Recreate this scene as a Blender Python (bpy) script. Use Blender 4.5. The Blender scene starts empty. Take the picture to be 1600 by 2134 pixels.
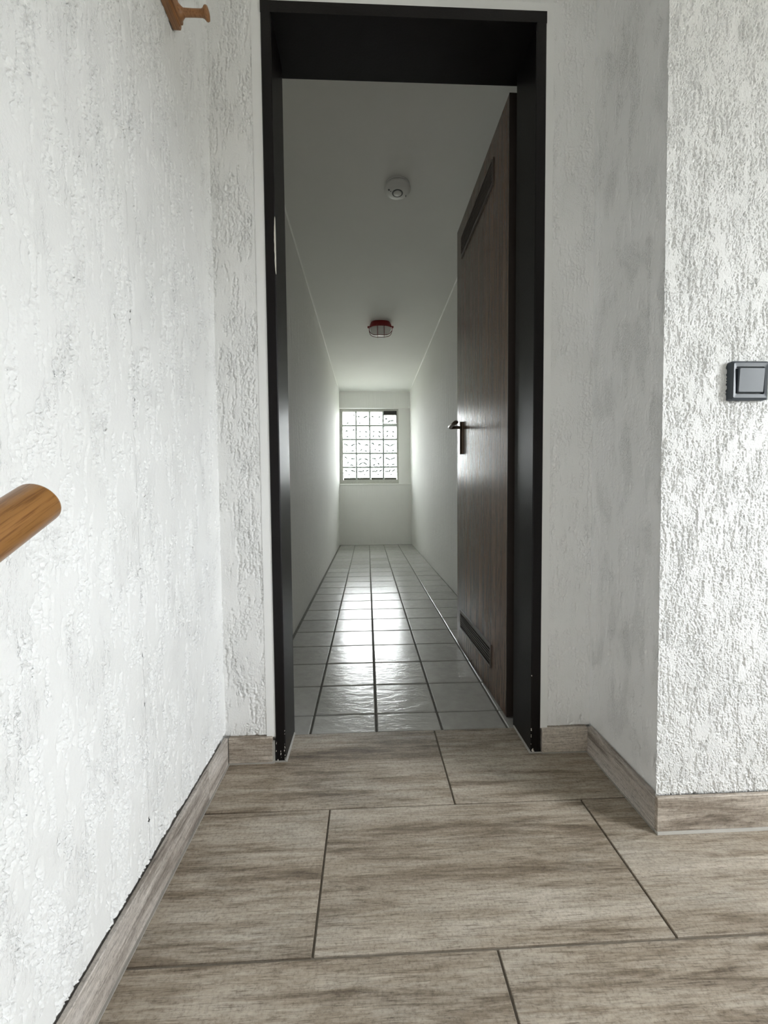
import bpy, bmesh, math, random
import numpy as np
from mathutils import Matrix, Vector

C = bpy.context.scene.collection
SC = bpy.context.scene
random.seed(7)

# ------------------------------------------------------------------ camera
cam_d = bpy.data.cameras.new('camera')
cam_d.sensor_fit = 'HORIZONTAL'; cam_d.sensor_width = 36.0
cam_d.lens = 845.72 * 36.0 / 1600.0
cam_d.clip_start = 0.02; cam_d.clip_end = 100
cam = bpy.data.objects.new('camera', cam_d); C.objects.link(cam)
F = Vector((0.0406073, 0.99811939, -0.04592091)).normalized()
R = Vector((0.99912018, -0.0410444, -0.00861569)).normalized()
U = R.cross(F).normalized()
cam.matrix_world = Matrix((
    (R.x, U.x, -F.x, 0.18604), (R.y, U.y, -F.y, -1.34408),
    (R.z, U.z, -F.z, 0.74545), (0, 0, 0, 1)))
SC.camera = cam

# ------------------------------------------------------------------ overcast sky
SKY = 19.5
wd = bpy.data.worlds.new('overcast_sky'); SC.world = wd; wd.use_nodes = True
wn = wd.node_tree.nodes; wl = wd.node_tree.links; wn.clear()
w_out = wn.new('ShaderNodeOutputWorld'); w_bg = wn.new('ShaderNodeBackground')
w_tc = wn.new('ShaderNodeTexCoord'); w_sx = wn.new('ShaderNodeSeparateXYZ')
w_rp = wn.new('ShaderNodeValToRGB')
w_mr = wn.new('ShaderNodeMapRange')
w_mr.inputs['From Min'].default_value = -1; w_mr.inputs['From Max'].default_value = 1
wl.new(w_tc.outputs['Generated'], w_sx.inputs[0]); wl.new(w_sx.outputs['Z'], w_mr.inputs['Value'])
wl.new(w_mr.outputs[0], w_rp.inputs[0]); wl.new(w_rp.outputs[0], w_bg.inputs['Color'])
cr = w_rp.color_ramp
cr.elements[0].position = 0.0; cr.elements[0].color = (0.16, 0.16, 0.14, 1)
cr.elements[1].position = 1.0; cr.elements[1].color = (0.98, 1.0, 1.04, 1)
e = cr.elements.new(0.485); e.color = (0.20, 0.20, 0.18, 1)
e = cr.elements.new(0.515); e.color = (0.80, 0.82, 0.84, 1)
w_bg.inputs['Strength'].default_value = SKY
wl.new(w_bg.outputs[0], w_out.inputs[0])

# ------------------------------------------------------------------ daylight portals in the two windows
def portal(name, loc, direction, sx, sy):
    l = bpy.data.lights.new(name, 'AREA'); l.shape = 'RECTANGLE'; l.size = sx; l.size_y = sy
    l.cycles.is_portal = True
    o = bpy.data.objects.new(name, l); C.objects.link(o); o.location = loc
    o.rotation_euler = Vector(direction).to_track_quat('-Z', 'Y').to_euler()
    return o
HW = dict(x=2.30, y0=-1.75, y1=-1.13, z0=0.62, z1=1.72)        # stair hall window (out of frame, right)
portal('hall_window_daylight', (HW['x'] + 0.1, (HW['y0'] + HW['y1']) / 2, (HW['z0'] + HW['z1']) / 2), (-1, 0, 0),
       HW['y1'] - HW['y0'], HW['z1'] - HW['z0'])
portal('corridor_window_daylight', (0.23, 4.86, 1.44), (0, -1, 0), 0.82, 1.05)

SC.view_settings.view_transform = 'Standard'; SC.view_settings.look = 'None'
SC.view_settings.gamma = 1.0; SC.view_settings.use_curve_mapping = False
SC.view_settings.exposure = 1.55
SC.cycles.max_bounces = 14; SC.cycles.diffuse_bounces = 8; SC.cycles.glossy_bounces = 4
SC.cycles.transparent_max_bounces = 16; SC.cycles.transmission_bounces = 6
SC.cycles.caustics_reflective = False; SC.cycles.caustics_refractive = False
SC.cycles.sample_clamp_indirect = 25.0
SC.cycles.use_denoising = True

# ------------------------------------------------------------------ materials
class NT:
    def __init__(s, name):
        s.m = bpy.data.materials.new(name); s.m.use_nodes = True
        s.t = s.m.node_tree; s.n = s.t.nodes; s.l = s.t.links
        s.b = s.n['Principled BSDF']
    def node(s, kind, **kw):
        nd = s.n.new(kind)
        for k, v in kw.items():
            if hasattr(nd, k): setattr(nd, k, v)
            else: nd.inputs[k.replace('_', ' ')].default_value = v
        return nd
    def link(s, a, b): s.l.new(a, b)
    def coords(s, kind, scale):
        mp = s.node('ShaderNodeMapping'); mp.inputs['Scale'].default_value = scale
        if kind == 'Position':
            s.link(s.node('ShaderNodeNewGeometry').outputs['Position'], mp.inputs['Vector'])
        else:
            s.link(s.node('ShaderNodeTexCoord').outputs[kind], mp.inputs['Vector'])
        return mp.outputs[0]
    def noise(s, vec, scale, detail=4, rough=0.55, dist=0.0):
        nd = s.node('ShaderNodeTexNoise')
        nd.inputs['Scale'].default_value = scale; nd.inputs['Detail'].default_value = detail
        nd.inputs['Roughness'].default_value = rough; nd.inputs['Distortion'].default_value = dist
        s.link(vec, nd.inputs['Vector']); return nd.outputs['Fac']
    def ramp(s, fac, stops):
        nd = s.node('ShaderNodeValToRGB'); r = nd.color_ramp
        while len(r.elements) < len(stops): r.elements.new(0.5)
        for el, (p, c) in zip(r.elements, stops):
            el.position = p; el.color = (c[0], c[1], c[2], 1) if len(c) == 3 else c
        s.link(fac, nd.inputs[0]); return nd.outputs[0]
    def mix(s, fac, a, b, mode='MIX'):
        nd = s.node('ShaderNodeMix'); nd.data_type = 'RGBA'; nd.blend_type = mode
        for sock, v in ((nd.inputs[0], fac), (nd.inputs[6], a), (nd.inputs[7], b)):
            if hasattr(v, 'is_output'): s.link(v, sock)
            elif isinstance(v, (int, float)): sock.default_value = v
            else: sock.default_value = (*v, 1)
        return nd.outputs[2]
    def math(s, op, a, b):
        nd = s.node('ShaderNodeMath'); nd.operation = op
        for i, v in enumerate((a, b)):
            if hasattr(v, 'is_output'): s.link(v, nd.inputs[i])
            else: nd.inputs[i].default_value = v
        return nd.outputs[0]
    def bump(s, h, dist, strength=1.0, normal=None):
        nd = s.node('ShaderNodeBump'); nd.inputs['Distance'].default_value = dist
        nd.inputs['Strength'].default_value = strength; s.link(h, nd.inputs['Height'])
        if normal is not None: s.link(normal, nd.inputs['Normal'])
        s.link(nd.outputs[0], s.b.inputs['Normal']); return nd.outputs[0]
    def set(s, color=None, rough=0.5, metal=0.0, spec=0.5):
        for k, v in (('Base Color', color), ('Roughness', rough), ('Metallic', metal), ('Specular IOR Level', spec)):
            if v is None: continue
            if hasattr(v, 'is_output'): s.link(v, s.b.inputs[k])
            elif k == 'Base Color': s.b.inputs[k].default_value = (*v, 1)
            else: s.b.inputs[k].default_value = v
        return s.m

def mat_stucco(name, k, chain, dist, grain=0.5):
    """white dragged render: k scales the fine pits, chain = how strongly they line up, dist = relief of the fine pits."""
    t = NT(name); p = t.coords('Position', (1, 1, 1)); pz = t.coords('Position', (k, k, k * 0.55)); pl = t.coords('Position', (1, 1, 0.13)); pm = t.coords('Position', (1, 1, 0.4))
    c = t.ramp(t.noise(p, 6, 3), [(0.3, (0.785, 0.785, 0.775)), (0.7, (0.825, 0.825, 0.82))])
    pits = t.ramp(t.noise(pz, 300, 2, 0.6, 0.4), [(0.50, (0, 0, 0)), (0.60, (1, 1, 1))])
    crumbs = t.ramp(t.noise(pz, 380, 2, 0.6, 0.2), [(0.54, (0, 0, 0)), (0.66, (1, 1, 1))])
    line = t.ramp(t.noise(pl, 150, 2, 0.5, 0.25), [(0.52, (0, 0, 0)), (0.60, (1, 1, 1))])
    patch = t.ramp(t.noise(pm, 22, 3, 0.6), [(0.44, (0, 0, 0)), (0.58, (1, 1, 1))])
    where = t.math('ADD', t.math('MULTIPLY', line, chain), t.math('MULTIPLY', patch, 1.0 - chain))
    where2 = t.math('MULTIPLY', where, t.math('ADD', 0.25, t.math('MULTIPLY', patch, 0.75)))
    h = t.math('MULTIPLY', t.math('SUBTRACT', t.math('MULTIPLY', crumbs, 0.8), pits), where2)
    h = t.math('SUBTRACT', h, t.math('MULTIPLY', line, 0.25 * chain))
    h = t.math('ADD', h, t.math('MULTIPLY', t.noise(p, 700, 3, 0.6), grain))
    t.bump(h, dist, 1.0)
    return t.set(c, 0.85, spec=0.25)
def mat_smooth_plaster(name='white_plaster', col=(0.735, 0.733, 0.708), strength=0.6):
    t = NT(name); p = t.coords('Position', (1, 1, 1)); pv = t.coords('Position', (60, 60, 4))
    c = t.ramp(t.noise(p, 3, 3), [(0.3, tuple(x * 0.97 for x in col)), (0.7, col)])
    n = t.math('ADD', t.math('MULTIPLY', t.noise(p, 38, 5), 0.45), t.math('MULTIPLY', t.noise(pv, 1.0, 4), 1.5))
    t.bump(n, 0.006, strength)
    return t.set(c, 0.8, spec=0.12)
def mat_wood_tile(name, axis, tint=(1, 1, 1), sat=0.92, contrast=0.55):
    t = NT(name)
    long_, cross = 4.0, 46.0
    sc = (long_, cross, cross) if axis == 'x' else (cross, long_, cross)
    info = t.node('ShaderNodeObjectInfo')
    off = t.node('ShaderNodeVectorMath'); off.operation = 'ADD'
    g = t.node('ShaderNodeNewGeometry')
    mul = t.node('ShaderNodeVectorMath'); mul.operation = 'SCALE'; mul.inputs[3].default_value = 9.0
    comb = t.node('ShaderNodeCombineXYZ')
    for i in range(3): t.link(info.outputs['Random'], comb.inputs[i])
    t.link(comb.outputs[0], mul.inputs[0])
    t.link(g.outputs['Position'], off.inputs[0]); t.link(mul.outputs[0], off.inputs[1])
    def mp(s):
        m = t.node('ShaderNodeMapping'); m.inputs['Scale'].default_value = s; t.link(off.outputs[0], m.inputs['Vector']); return m.outputs[0]
    v = mp(sc); iso = mp((1, 1, 1)); med = mp((1.7, 13, 13) if axis == 'x' else (13, 1.7, 13))
    fine = mp((24, 520, 520) if axis == 'x' else (520, 24, 520))
    broad = t.noise(med, 1.0, 8, 0.74, 0.25)
    streak = t.noise(v, 1.0, 7, 0.74, 0.5)
    grain = t.noise(fine, 1.0, 4, 0.7, 0.5)
    speck = t.noise(iso, 170, 5, 0.8)
    base = t.ramp(t.math('ADD', t.math('MULTIPLY', broad, 0.62), t.math('MULTIPLY', streak, 0.38)), [(0.36, (0.120, 0.089, 0.058)), (0.44, (0.228, 0.180, 0.128)), (0.51, (0.340, 0.286, 0.222)), (0.58, (0.400, 0.349, 0.284)), (0.66, (0.47, 0.42, 0.353))])
    s2 = t.ramp(streak, [(0.34, (0.36, 0.32, 0.28)), (0.43, (0.80, 0.78, 0.76)), (0.52, (1.0, 1.0, 1.0)), (0.68, (1.16, 1.16, 1.17))])
    g2 = t.ramp(grain, [(0.36, (0.42, 0.39, 0.36)), (0.45, (0.95, 0.95, 0.95)), (0.66, (1.16, 1.16, 1.16))])
    sp = t.ramp(speck, [(0.36, (0.66, 0.64, 0.62)), (0.48, (1, 1, 1)), (0.66, (1.18, 1.18, 1.18))])
    c = t.mix(contrast, base, s2, 'MULTIPLY'); c = t.mix(0.75, c, g2, 'MULTIPLY'); c = t.mix(0.9, c, sp, 'MULTIPLY')
    c = t.mix(t.ramp(t.noise(mp((5, 9, 9) if axis == 'x' else (9, 5, 9)), 1.0, 4), [(0.5, (0, 0, 0)), (0.72, (0.5, 0.5, 0.5))]), c, t.mix(1.0, c, (0.90, 0.96, 1.04), 'MULTIPLY'))
    hs = t.node('ShaderNodeHueSaturation'); hs.inputs['Saturation'].default_value = sat; t.link(c, hs.inputs['Color']); c = hs.outputs['Color']
    c = t.mix(1.0, c, tuple(x * y for x, y in zip(tint, (1.0, 0.995, 0.985))), 'MULTIPLY')
    h = t.math('ADD', t.math('MULTIPLY', grain, 1.0), t.math('MULTIPLY', speck, 0.7))
    t.bump(h, 0.0007, 0.5)
    r = t.math('ADD', 0.44, t.math('MULTIPLY', grain, 0.2))
    return t.set(c, r, spec=0.35)
def mat_corridor_tile():
    t = NT('glazed_grey_tile')
    info = t.node('ShaderNodeObjectInfo')
    p = t.coords('Position', (1, 1, 1)); p2 = t.coords('Position', (9, 22, 9)); p3 = t.coords('Position', (40, 90, 40))
    base = t.ramp(info.outputs['Random'], [(0.0, (0.40, 0.395, 0.375)), (1.0, (0.46, 0.455, 0.435))])
    mott = t.ramp(t.noise(p, 26, 4), [(0.3, (0.90, 0.90, 0.89)), (0.7, (1.04, 1.04, 1.04))])
    c = t.mix(1.0, base, mott, 'MULTIPLY')
    h = t.math('ADD', t.noise(p2, 1.0, 3, 0.5, 1.2), t.math('MULTIPLY', t.noise(p3, 1.0, 3, 0.6, 0.8), 0.35))
    t.bump(h, 0.006, 0.27)
    return t.set(c, 0.20, spec=0.45)
def mat_veneer():
    t = NT('dark_oak_veneer'); v = t.coords('Position', (95, 95, 1.7)); v2 = t.coords('Position', (26, 26, 0.9)); v3 = t.coords('Position', (240, 240, 12))
    a = t.noise(v, 1.0, 5, 0.65, 0.4); b = t.noise(v2, 1.0, 3, 0.5, 0.6); pores = t.noise(v3, 1.0, 3, 0.7)
    c = t.ramp(b, [(0.3, (0.104, 0.063, 0.044)), (0.7, (0.160, 0.106, 0.078))])
    c = t.mix(0.6, c, t.ramp(a, [(0.32, (0.50, 0.47, 0.45)), (0.5, (1, 1, 1)), (0.75, (1.25, 1.22, 1.2))]), 'MULTIPLY')
    c = t.mix(0.7, c, t.ramp(pores, [(0.38, (0.30, 0.28, 0.27)), (0.47, (1, 1, 1))]), 'MULTIPLY')
    t.bump(t.math('ADD', a, pores), 0.0004, 0.4)
    return t.set(c, 0.23, spec=0.30)
def mat_oak(name, light, dark, axis, rough=0.32):
    t = NT(name)
    s = [420, 420, 420]; s['xyz'.index(axis)] = 16
    s2 = [60, 60, 60]; s2['xyz'.index(axis)] = 3
    a = t.noise(t.coords('Object', s), 1.0, 4, 0.62, 0.3); b = t.noise(t.coords('Object', s2), 1.0, 3, 0.5, 0.5)
    c = t.ramp(b, [(0.3, tuple(x * 0.8 for x in light)), (0.7, light)])
    c = t.mix(0.8, c, t.ramp(a, [(0.36, dark), (0.5, (1, 1, 1)), (0.75, (1.1, 1.1, 1.1))]), 'MULTIPLY')
    t.bump(a, 0.0003, 0.4)
    return t.set(c, rough, spec=0.5)
def plain(name, col, rough=0.5, metal=0.0, spec=0.5, noise=0.0):
    t = NT(name)
    if noise:
        p = t.coords('Object', (1, 1, 1))
        c = t.ramp(t.noise(p, 60, 4), [(0.3, tuple(x * (1 - noise) for x in col)), (0.7, tuple(min(1, x * (1 + noise)) for x in col))])
        t.bump(t.noise(p, 220, 3), 0.0004, 0.5)
        return t.set(c, rough, metal, spec)
    return t.set(col, rough, metal, spec)
def mat_glass(name, tint, gloss=0.06):
    t = NT(name); t.n.remove(t.b)
    out = t.n['Material Output']; tr = t.node('ShaderNodeBsdfTransparent'); gl = t.node('ShaderNodeBsdfGlossy')
    tr.inputs[0].default_value = (*tint, 1); gl.inputs['Roughness'].default_value = 0.05
    gl.inputs['Color'].default_value = (0.9, 0.95, 0.93, 1)
    mx = t.node('ShaderNodeMixShader'); mx.inputs[0].default_value = gloss
    t.link(tr.outputs[0], mx.inputs[1]); t.link(gl.outputs[0], mx.inputs[2]); t.link(mx.outputs[0], out.inputs[0])
    return t.m

M = dict(
    stucco=mat_stucco('white_stucco', 1.15, 0.5, 0.0006, 0.7), stucco_fine=mat_stucco('fine_white_stucco', 1.2, 0.15, 0.0008, 0.5), stucco_rough=mat_stucco('coarse_white_stucco', 1.0, 0.35, 0.0006), plaster=mat_smooth_plaster(), endwall=mat_smooth_plaster('brightened_white_plaster', (0.89, 0.888, 0.865), 0.25), ceil=mat_smooth_plaster('white_ceiling_paint', (0.75, 0.747, 0.722), 0.04),  # end wall plaster is lightened to stand in for brighter light there
    hall_plain=plain('white_wall_paint', (0.80, 0.80, 0.79), 0.85, spec=0.25),
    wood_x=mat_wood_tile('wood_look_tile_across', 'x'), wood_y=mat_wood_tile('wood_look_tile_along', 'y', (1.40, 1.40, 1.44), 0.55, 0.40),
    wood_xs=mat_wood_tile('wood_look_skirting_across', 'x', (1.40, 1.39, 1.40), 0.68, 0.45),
    grout=plain('brown_grey_grout', (0.165, 0.142, 0.112), 0.9, noise=0.15), grout_c=plain('dark_corridor_grout', (0.10, 0.096, 0.082), 0.9, noise=0.25),
    bead=plain('light_grey_silicone', (0.34, 0.325, 0.295), 0.45, noise=0.08), bead_lit=plain('lit_silicone', (0.52, 0.505, 0.47), 0.45), ctile=mat_corridor_tile(),
    frame=plain('brown_black_gloss_paint', (0.0042, 0.0030, 0.0033), 0.40, spec=0.22, noise=0.08),
    chip=plain('bare_white_chipped_paint', (0.74, 0.71, 0.64), 0.8),
    veneer=mat_veneer(), door_edge=plain('dark_shaded_door_edge', (0.022, 0.015, 0.012), 0.5),
    vent=plain('brown_metal_grille', (0.085, 0.068, 0.058), 0.45, 0.1), void=plain('dark_void', (0.006, 0.006, 0.006), 0.9),
    bronze=plain('bronze_handle_metal', (0.11, 0.082, 0.062), 0.34, 1.0),
    handrail=mat_oak('varnished_oak', (0.285, 0.135, 0.040), (0.50, 0.40, 0.30), 'y', 0.33),
    rack=mat_oak('varnished_beech', (0.36, 0.175, 0.072), (0.6, 0.5, 0.42), 'y', 0.38),
    switch=plain('anthracite_switch_plastic', (0.050, 0.060, 0.072), 0.42, spec=0.45), switch_dark=plain('anthracite_switch_side', (0.012, 0.016, 0.022), 0.4),
    detector=plain('white_plastic', (0.58, 0.575, 0.555), 0.45), dark=plain('black_plastic', (0.02, 0.02, 0.02), 0.5),
    red=plain('red_enamel', (0.24, 0.013, 0.014), 0.40), redwire=plain('dark_red_wire', (0.14, 0.011, 0.012), 0.40),
    lampglass=plain('frosted_lamp_glass', (0.68, 0.65, 0.63), 0.18), mortar=plain('pale_mortar', (0.50, 0.50, 0.46), 0.9, noise=0.1),
    joint=plain('grey_green_joint', (0.40, 0.44, 0.42), 0.7), glass=mat_glass('clear_block_glass', (0.965, 0.97, 0.965)),
    ridge=plain('thick_glass_ridge', (0.40, 0.44, 0.44), 0.25), channel=plain('frosted_block_edge', (0.12, 0.12, 0.095), 0.6),
    pane=mat_glass('window_pane_glass', (0.97, 0.98, 0.98), 0.05), steel=plain('dark_vent_metal', (0.030, 0.030, 0.028), 0.5),
    bounce_wall=plain('bounce_tuned_wall', (0.74, 0.735, 0.715), 0.85), bounce_ceiling=plain('bounce_tuned_ceiling', (0.78, 0.77, 0.745), 0.6),  # unseen rear wall and ceiling, tones chosen for the light they bounce
    pvc=plain('white_window_frame', (0.78, 0.78, 0.78), 0.4), concrete=plain('stair_stone', (0.30, 0.27, 0.235), 0.6, noise=0.1),
)

# ------------------------------------------------------------------ mesh helpers
def add_box(bm, lo, hi, bevel=0.0, seg=1):
    r = bmesh.ops.create_cube(bm, size=1.0)
    vs = r['verts']
    for v in vs:
        v.co = Vector([(lo[i] + hi[i]) / 2 + v.co[i] * (hi[i] - lo[i]) for i in range(3)])
    if bevel > 0:
        es = list({e for v in vs for e in v.link_edges})
        bmesh.ops.bevel(bm, geom=es, offset=bevel, offset_type='OFFSET', segments=seg, affect='EDGES', profile=0.5)
def add_hex(bm, pts):
    vs = [bm.verts.new(p) for p in pts]
    for f in ((0, 3, 2, 1), (4, 5, 6, 7), (0, 1, 5, 4), (1, 2, 6, 5), (2, 3, 7, 6), (3, 0, 4, 7)):
        bm.faces.new([vs[i] for i in f])
def add_prism(bm, outline, axis, a, b):
    """extrude a closed 2-D outline along an axis ('x','y','z')."""
    def p3(q, t):
        return {'x': (t, q[0], q[1]), 'y': (q[0], t, q[1]), 'z': (q[0], q[1], t)}[axis]
    v0 = [bm.verts.new(p3(q, a)) for q in outline]; v1 = [bm.verts.new(p3(q, b)) for q in outline]
    n = len(outline); bm.faces.new(v0); bm.faces.new(list(reversed(v1)))
    for i in range(n): bm.faces.new((v0[i], v1[i], v1[(i + 1) % n], v0[(i + 1) % n]))
def add_tube(bm, pts, r, seg=10, cap=True, closed=False):
    pts = [Vector(p) for p in pts]; n = len(pts); rings = []
    rr = r if isinstance(r, (list, tuple)) else [r] * n
    for i, p in enumerate(pts):
        if closed: d = pts[(i + 1) % n] - pts[i - 1]
        else: d = pts[min(i + 1, n - 1)] - pts[max(i - 1, 0)]
        d.normalize(); up = Vector((0, 0, 1)) if abs(d.z) < 0.95 else Vector((1, 0, 0))
        s = d.cross(up).normalized(); u = s.cross(d).normalized()
        rings.append([bm.verts.new(p + (s * math.cos(2 * math.pi * k / seg) + u * math.sin(2 * math.pi * k / seg)) * rr[i]) for k in range(seg)])
    m = n if closed else n - 1
    for i in range(m):
        a, b = rings[i], rings[(i + 1) % n]
        for k in range(seg): bm.faces.new((a[k], a[(k + 1) % seg], b[(k + 1) % seg], b[k]))
    if cap and not closed:
        bm.faces.new(list(reversed(rings[0]))); bm.faces.new(rings[-1])
def add_lathe(bm, prof, center, axis='z', seg=32, sx=1.0, sy=1.0, power=2.0):
    """prof: list of (radius, offset along axis). superellipse section when power != 2."""
    rings = []
    for r, h in prof:
        ring = []
        for k in range(seg):
            a = 2 * math.pi * k / seg; ca, sa = math.cos(a), math.sin(a)
            q = (abs(ca) ** power + abs(sa) ** power) ** (-1 / power)
            x, y = r * q * ca * sx, r * q * sa * sy
            p = {'z': (x, y, h), 'x': (h, x, y), 'y': (x, h, y)}[axis]
            ring.append(bm.verts.new(Vector(center) + Vector(p)))
        rings.append(ring)
    for a, b in zip(rings, rings[1:]):
        for k in range(seg): bm.faces.new((a[k], a[(k + 1) % seg], b[(k + 1) % seg], b[k]))
    for ring in (rings[0], rings[-1]):
        bm.faces.new(ring)
def obj(name, bm, mat, parent=None, smooth=False, loc=(0, 0, 0)):
    bmesh.ops.recalc_face_normals(bm, faces=bm.faces[:])
    me = bpy.data.meshes.new(name); bm.to_mesh(me); bm.free()
    for m in (mat if isinstance(mat, (list, tuple)) else [mat]): me.materials.append(m)
    if smooth:
        me.shade_smooth()
        try: me.set_sharp_from_angle(angle=math.radians(38))
        except Exception: pass
    o = bpy.data.objects.new(name, me); C.objects.link(o)
    o.location = loc
    if parent is not None: o.parent = parent
    return o
def empty(name, loc=(0, 0, 0), rz=0.0):
    o = bpy.data.objects.new(name, None); C.objects.link(o); o.location = loc; o.rotation_euler = (0, 0, rz)
    o.empty_display_size = 0.05
    return o
def tag(o, label=None, cat=None, group=None, kind=None):
    for k, v in (('label', label), ('category', cat), ('group', group), ('kind', kind)):
        if v: o[k] = v
    return o
def box(name, lo, hi, mat, parent=None, bevel=0.0, seg=1):
    bm = bmesh.new(); add_box(bm, lo, hi, bevel, seg); return obj(name, bm, mat, parent)
def boxes(name, lst, mat, parent=None, bevel=0.0):
    bm = bmesh.new()
    for lo, hi in lst: add_box(bm, lo, hi, bevel)
    return obj(name, bm, mat, parent)
def struct(o, label, cat=None): return tag(o, label, cat, kind='structure')

# ------------------------------------------------------------------ stucco relief (real geometry)
rng = np.random.default_rng(11)
def vnoise(u, v, seed):
    """smooth value noise on coordinate arrays (already scaled so that one cell = 1)."""
    r = np.random.default_rng(seed)
    T = r.random((257, 257)).astype(np.float32)
    iu = np.floor(u).astype(np.int64); iv = np.floor(v).astype(np.int64)
    fu = (u - iu).astype(np.float32); fv = (v - iv).astype(np.float32)
    fu = fu * fu * fu * (fu * (fu * 6 - 15) + 10); fv = fv * fv * fv * (fv * (fv * 6 - 15) + 10)
    a = T[iu % 257, iv % 257]; b = T[(iu + 1) % 257, iv % 257]; c = T[iu % 257, (iv + 1) % 257]; d = T[(iu + 1) % 257, (iv + 1) % 257]
    return (a * (1 - fu) + b * fu) * (1 - fv) + (c * (1 - fu) + d * fu) * fv
def sst(x, a, b):
    t = np.clip((x - a) / (b - a), 0, 1); return t * t * (3 - 2 * t)
def stucco_height(u, v, seed, amp=1.0, dens=0.0, rough=0.0, ms=1.0, fn=1.0, fs=1.0, pit=1.0):
    """dragged-pebble render: flat plateaus, broken vertical grooves, clusters of small pits and crumbs."""
    n = lambda du, dv, k, uu=None: vnoise((u if uu is None else uu) / du, v / dv, seed + k)
    wu = u + 0.010 * (n(0.03, 0.05, 1) - 0.5) + 0.0024 * (n(0.006, 0.008, 2) - 0.5)
    mask = 0.55 * n(0.040 * ms, 0.11 * ms, 7) + 0.45 * n(0.014 * ms, 0.040 * ms, 8)
    g1 = 0.72 * n(0.0060 * fs, 0.048 * fs, 3, wu) + 0.28 * n(0.0038 * fs, 0.012 * fs, 4, wu)
    brk = 0.30 + 0.70 * sst(n(0.0035 * fs, 0.0055 * fs, 14, wu), 0.30, 0.62)
    groove = sst(g1, 0.635 - dens, 0.690 - dens) * sst(mask, 0.34, 0.50) * brk
    g2 = 0.55 * n(0.0040 * fs, 0.0075 * fs, 5, wu) + 0.45 * n(0.0026 * fs, 0.0034 * fs, 6, wu)
    pm = sst(mask, 0.48 - rough, 0.62 - rough)
    pits = sst(g2, 0.59 - dens, 0.67 - dens) * pm
    crumbs = sst(0.6 * n(0.0036 * fs, 0.0050 * fs, 9, wu) + 0.4 * n(0.0023 * fs, 0.003 * fs, 13), 0.56, 0.74) * sst(mask, 0.42 - rough, 0.6 - rough)
    und = n(0.03, 0.06, 10) - 0.5
    fine = n(0.0030 * fs, 0.0036 * fs, 12) - 0.5
    return amp * (-0.0026 * groove - pit * (0.0017 * pits - 0.0015 * crumbs) + 0.0005 * und + 0.00028 * fn * fine)
def relief(name, origin, udir, ulen, vlen, ndir, step, seed, amp, dens, mat, parent=None, edge_in=None, ragged=0.0, lean=(0, 0, 0), rough=0.0, us=None, ms=1.0, fn=1.0, fs=1.0, pit=1.0, u0=0.0):
    """a dense plaster sheet: origin + u*udir + v*z + h*ndir. edge_in: how far the lowest rows recess (open gap over the skirting)."""
    nu = max(2, int(round(ulen / step)) + 1); nv = max(2, int(round(vlen / step)) + 1)
    u = np.linspace(0, ulen, nu) if us is None else np.asarray(us); nu = len(u); v = np.linspace(0, vlen, nv)
    U_, V_ = np.meshgrid(u, v, indexing='ij')
    H = stucco_height(U_ + 3.1 + u0, V_ + 1.7, seed, amp, dens, rough, ms, fn, fs, pit)
    if edge_in:
        gap = ragged * (0.35 + 1.3 * vnoise(u / 0.05, u * 0, seed + 40) * vnoise(u / 0.012, u * 0 + 3, seed + 41))[:, None]
        H = H - edge_in * (1 - sst(V_, gap, gap + 0.004))
    o = np.array(origin); ud = np.array(udir); nd = np.array(ndir); ln = np.array(lean)
    P = o + U_[..., None] * ud + V_[..., None] * (np.array([0, 0, 1.0]) + ln) + H[..., None] * nd
    idx = np.arange(nu * nv).reshape(nu, nv)
    q = np.stack([idx[:-1, :-1], idx[1:, :-1], idx[1:, 1:], idx[:-1, 1:]], -1).reshape(-1, 4)
    if np.dot(np.cross(ud, [0, 0, 1]), nd) < 0: q = q[:, ::-1]
    me = bpy.data.meshes.new(name)
    me.vertices.add(nu * nv); me.vertices.foreach_set('co', P.reshape(-1).astype(np.float32))
    me.loops.add(q.size); me.loops.foreach_set('vertex_index', q.reshape(-1).astype(np.int32))
    me.polygons.add(len(q)); me.polygons.foreach_set('loop_start', np.arange(0, q.size, 4, dtype=np.int32))
    me.polygons.foreach_set('loop_total', np.full(len(q), 4, dtype=np.int32))
    me.update(calc_edges=True); me.validate()
    me.shade_smooth(); me.materials.append(mat)
    ob = bpy.data.objects.new(name, me); C.objects.link(ob)
    if parent is not None: ob.parent = parent
    return ob

# ================================================================== STRUCTURE
X_L, X_A = -0.214, 0.812            # hall left wall face, alcove side wall face
Y_D, Y_B = -0.229, -0.510           # door wall face, switch wall face
CL, CR, CE, CZ = -0.217, 0.836, 4.56, 2.205
HALL_Z = 2.55

# hall floor: grout bed and wood-look tiles
floor = box('floor', (-0.30, -1.05, -0.060), (2.30, -0.107, -0.004), M['grout'])
struct(floor, 'stair hall floor of wood-look beige grey tiles in running bond', None)
def wood_tile(x0, x1, y0, y1):
    bm = bmesh.new(); add_box(bm, (x0 - (x0 + x1) / 2, y0 - (y0 + y1) / 2, -0.008), (x1 - (x0 + x1) / 2, y1 - (y0 + y1) / 2, 0), 0.0009)
    o = obj('tile', bm, M['wood_x'], floor, loc=((x0 + x1) / 2, (y0 + y1) / 2, 0))
    o.location.z += random.uniform(-0.0003, 0.0)
    return o
J = 0.0021
for (ya, yb, xs) in (
        (-0.4115, -0.107, (-0.30, 0.3885, 0.808)),
        (-0.7205, -0.4115, (-0.30, 0.0900, 0.6955, 1.3035, 1.911, 2.30)),
        (-1.0300, -0.7205, (-0.30, 0.3910, 0.9985, 1.606, 2.2135, 2.30))):
    for xa, xb in zip(xs, xs[1:]):
        wood_tile(xa + J, xb - J, ya + J, yb - (J if yb < -0.2 else 0))

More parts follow.
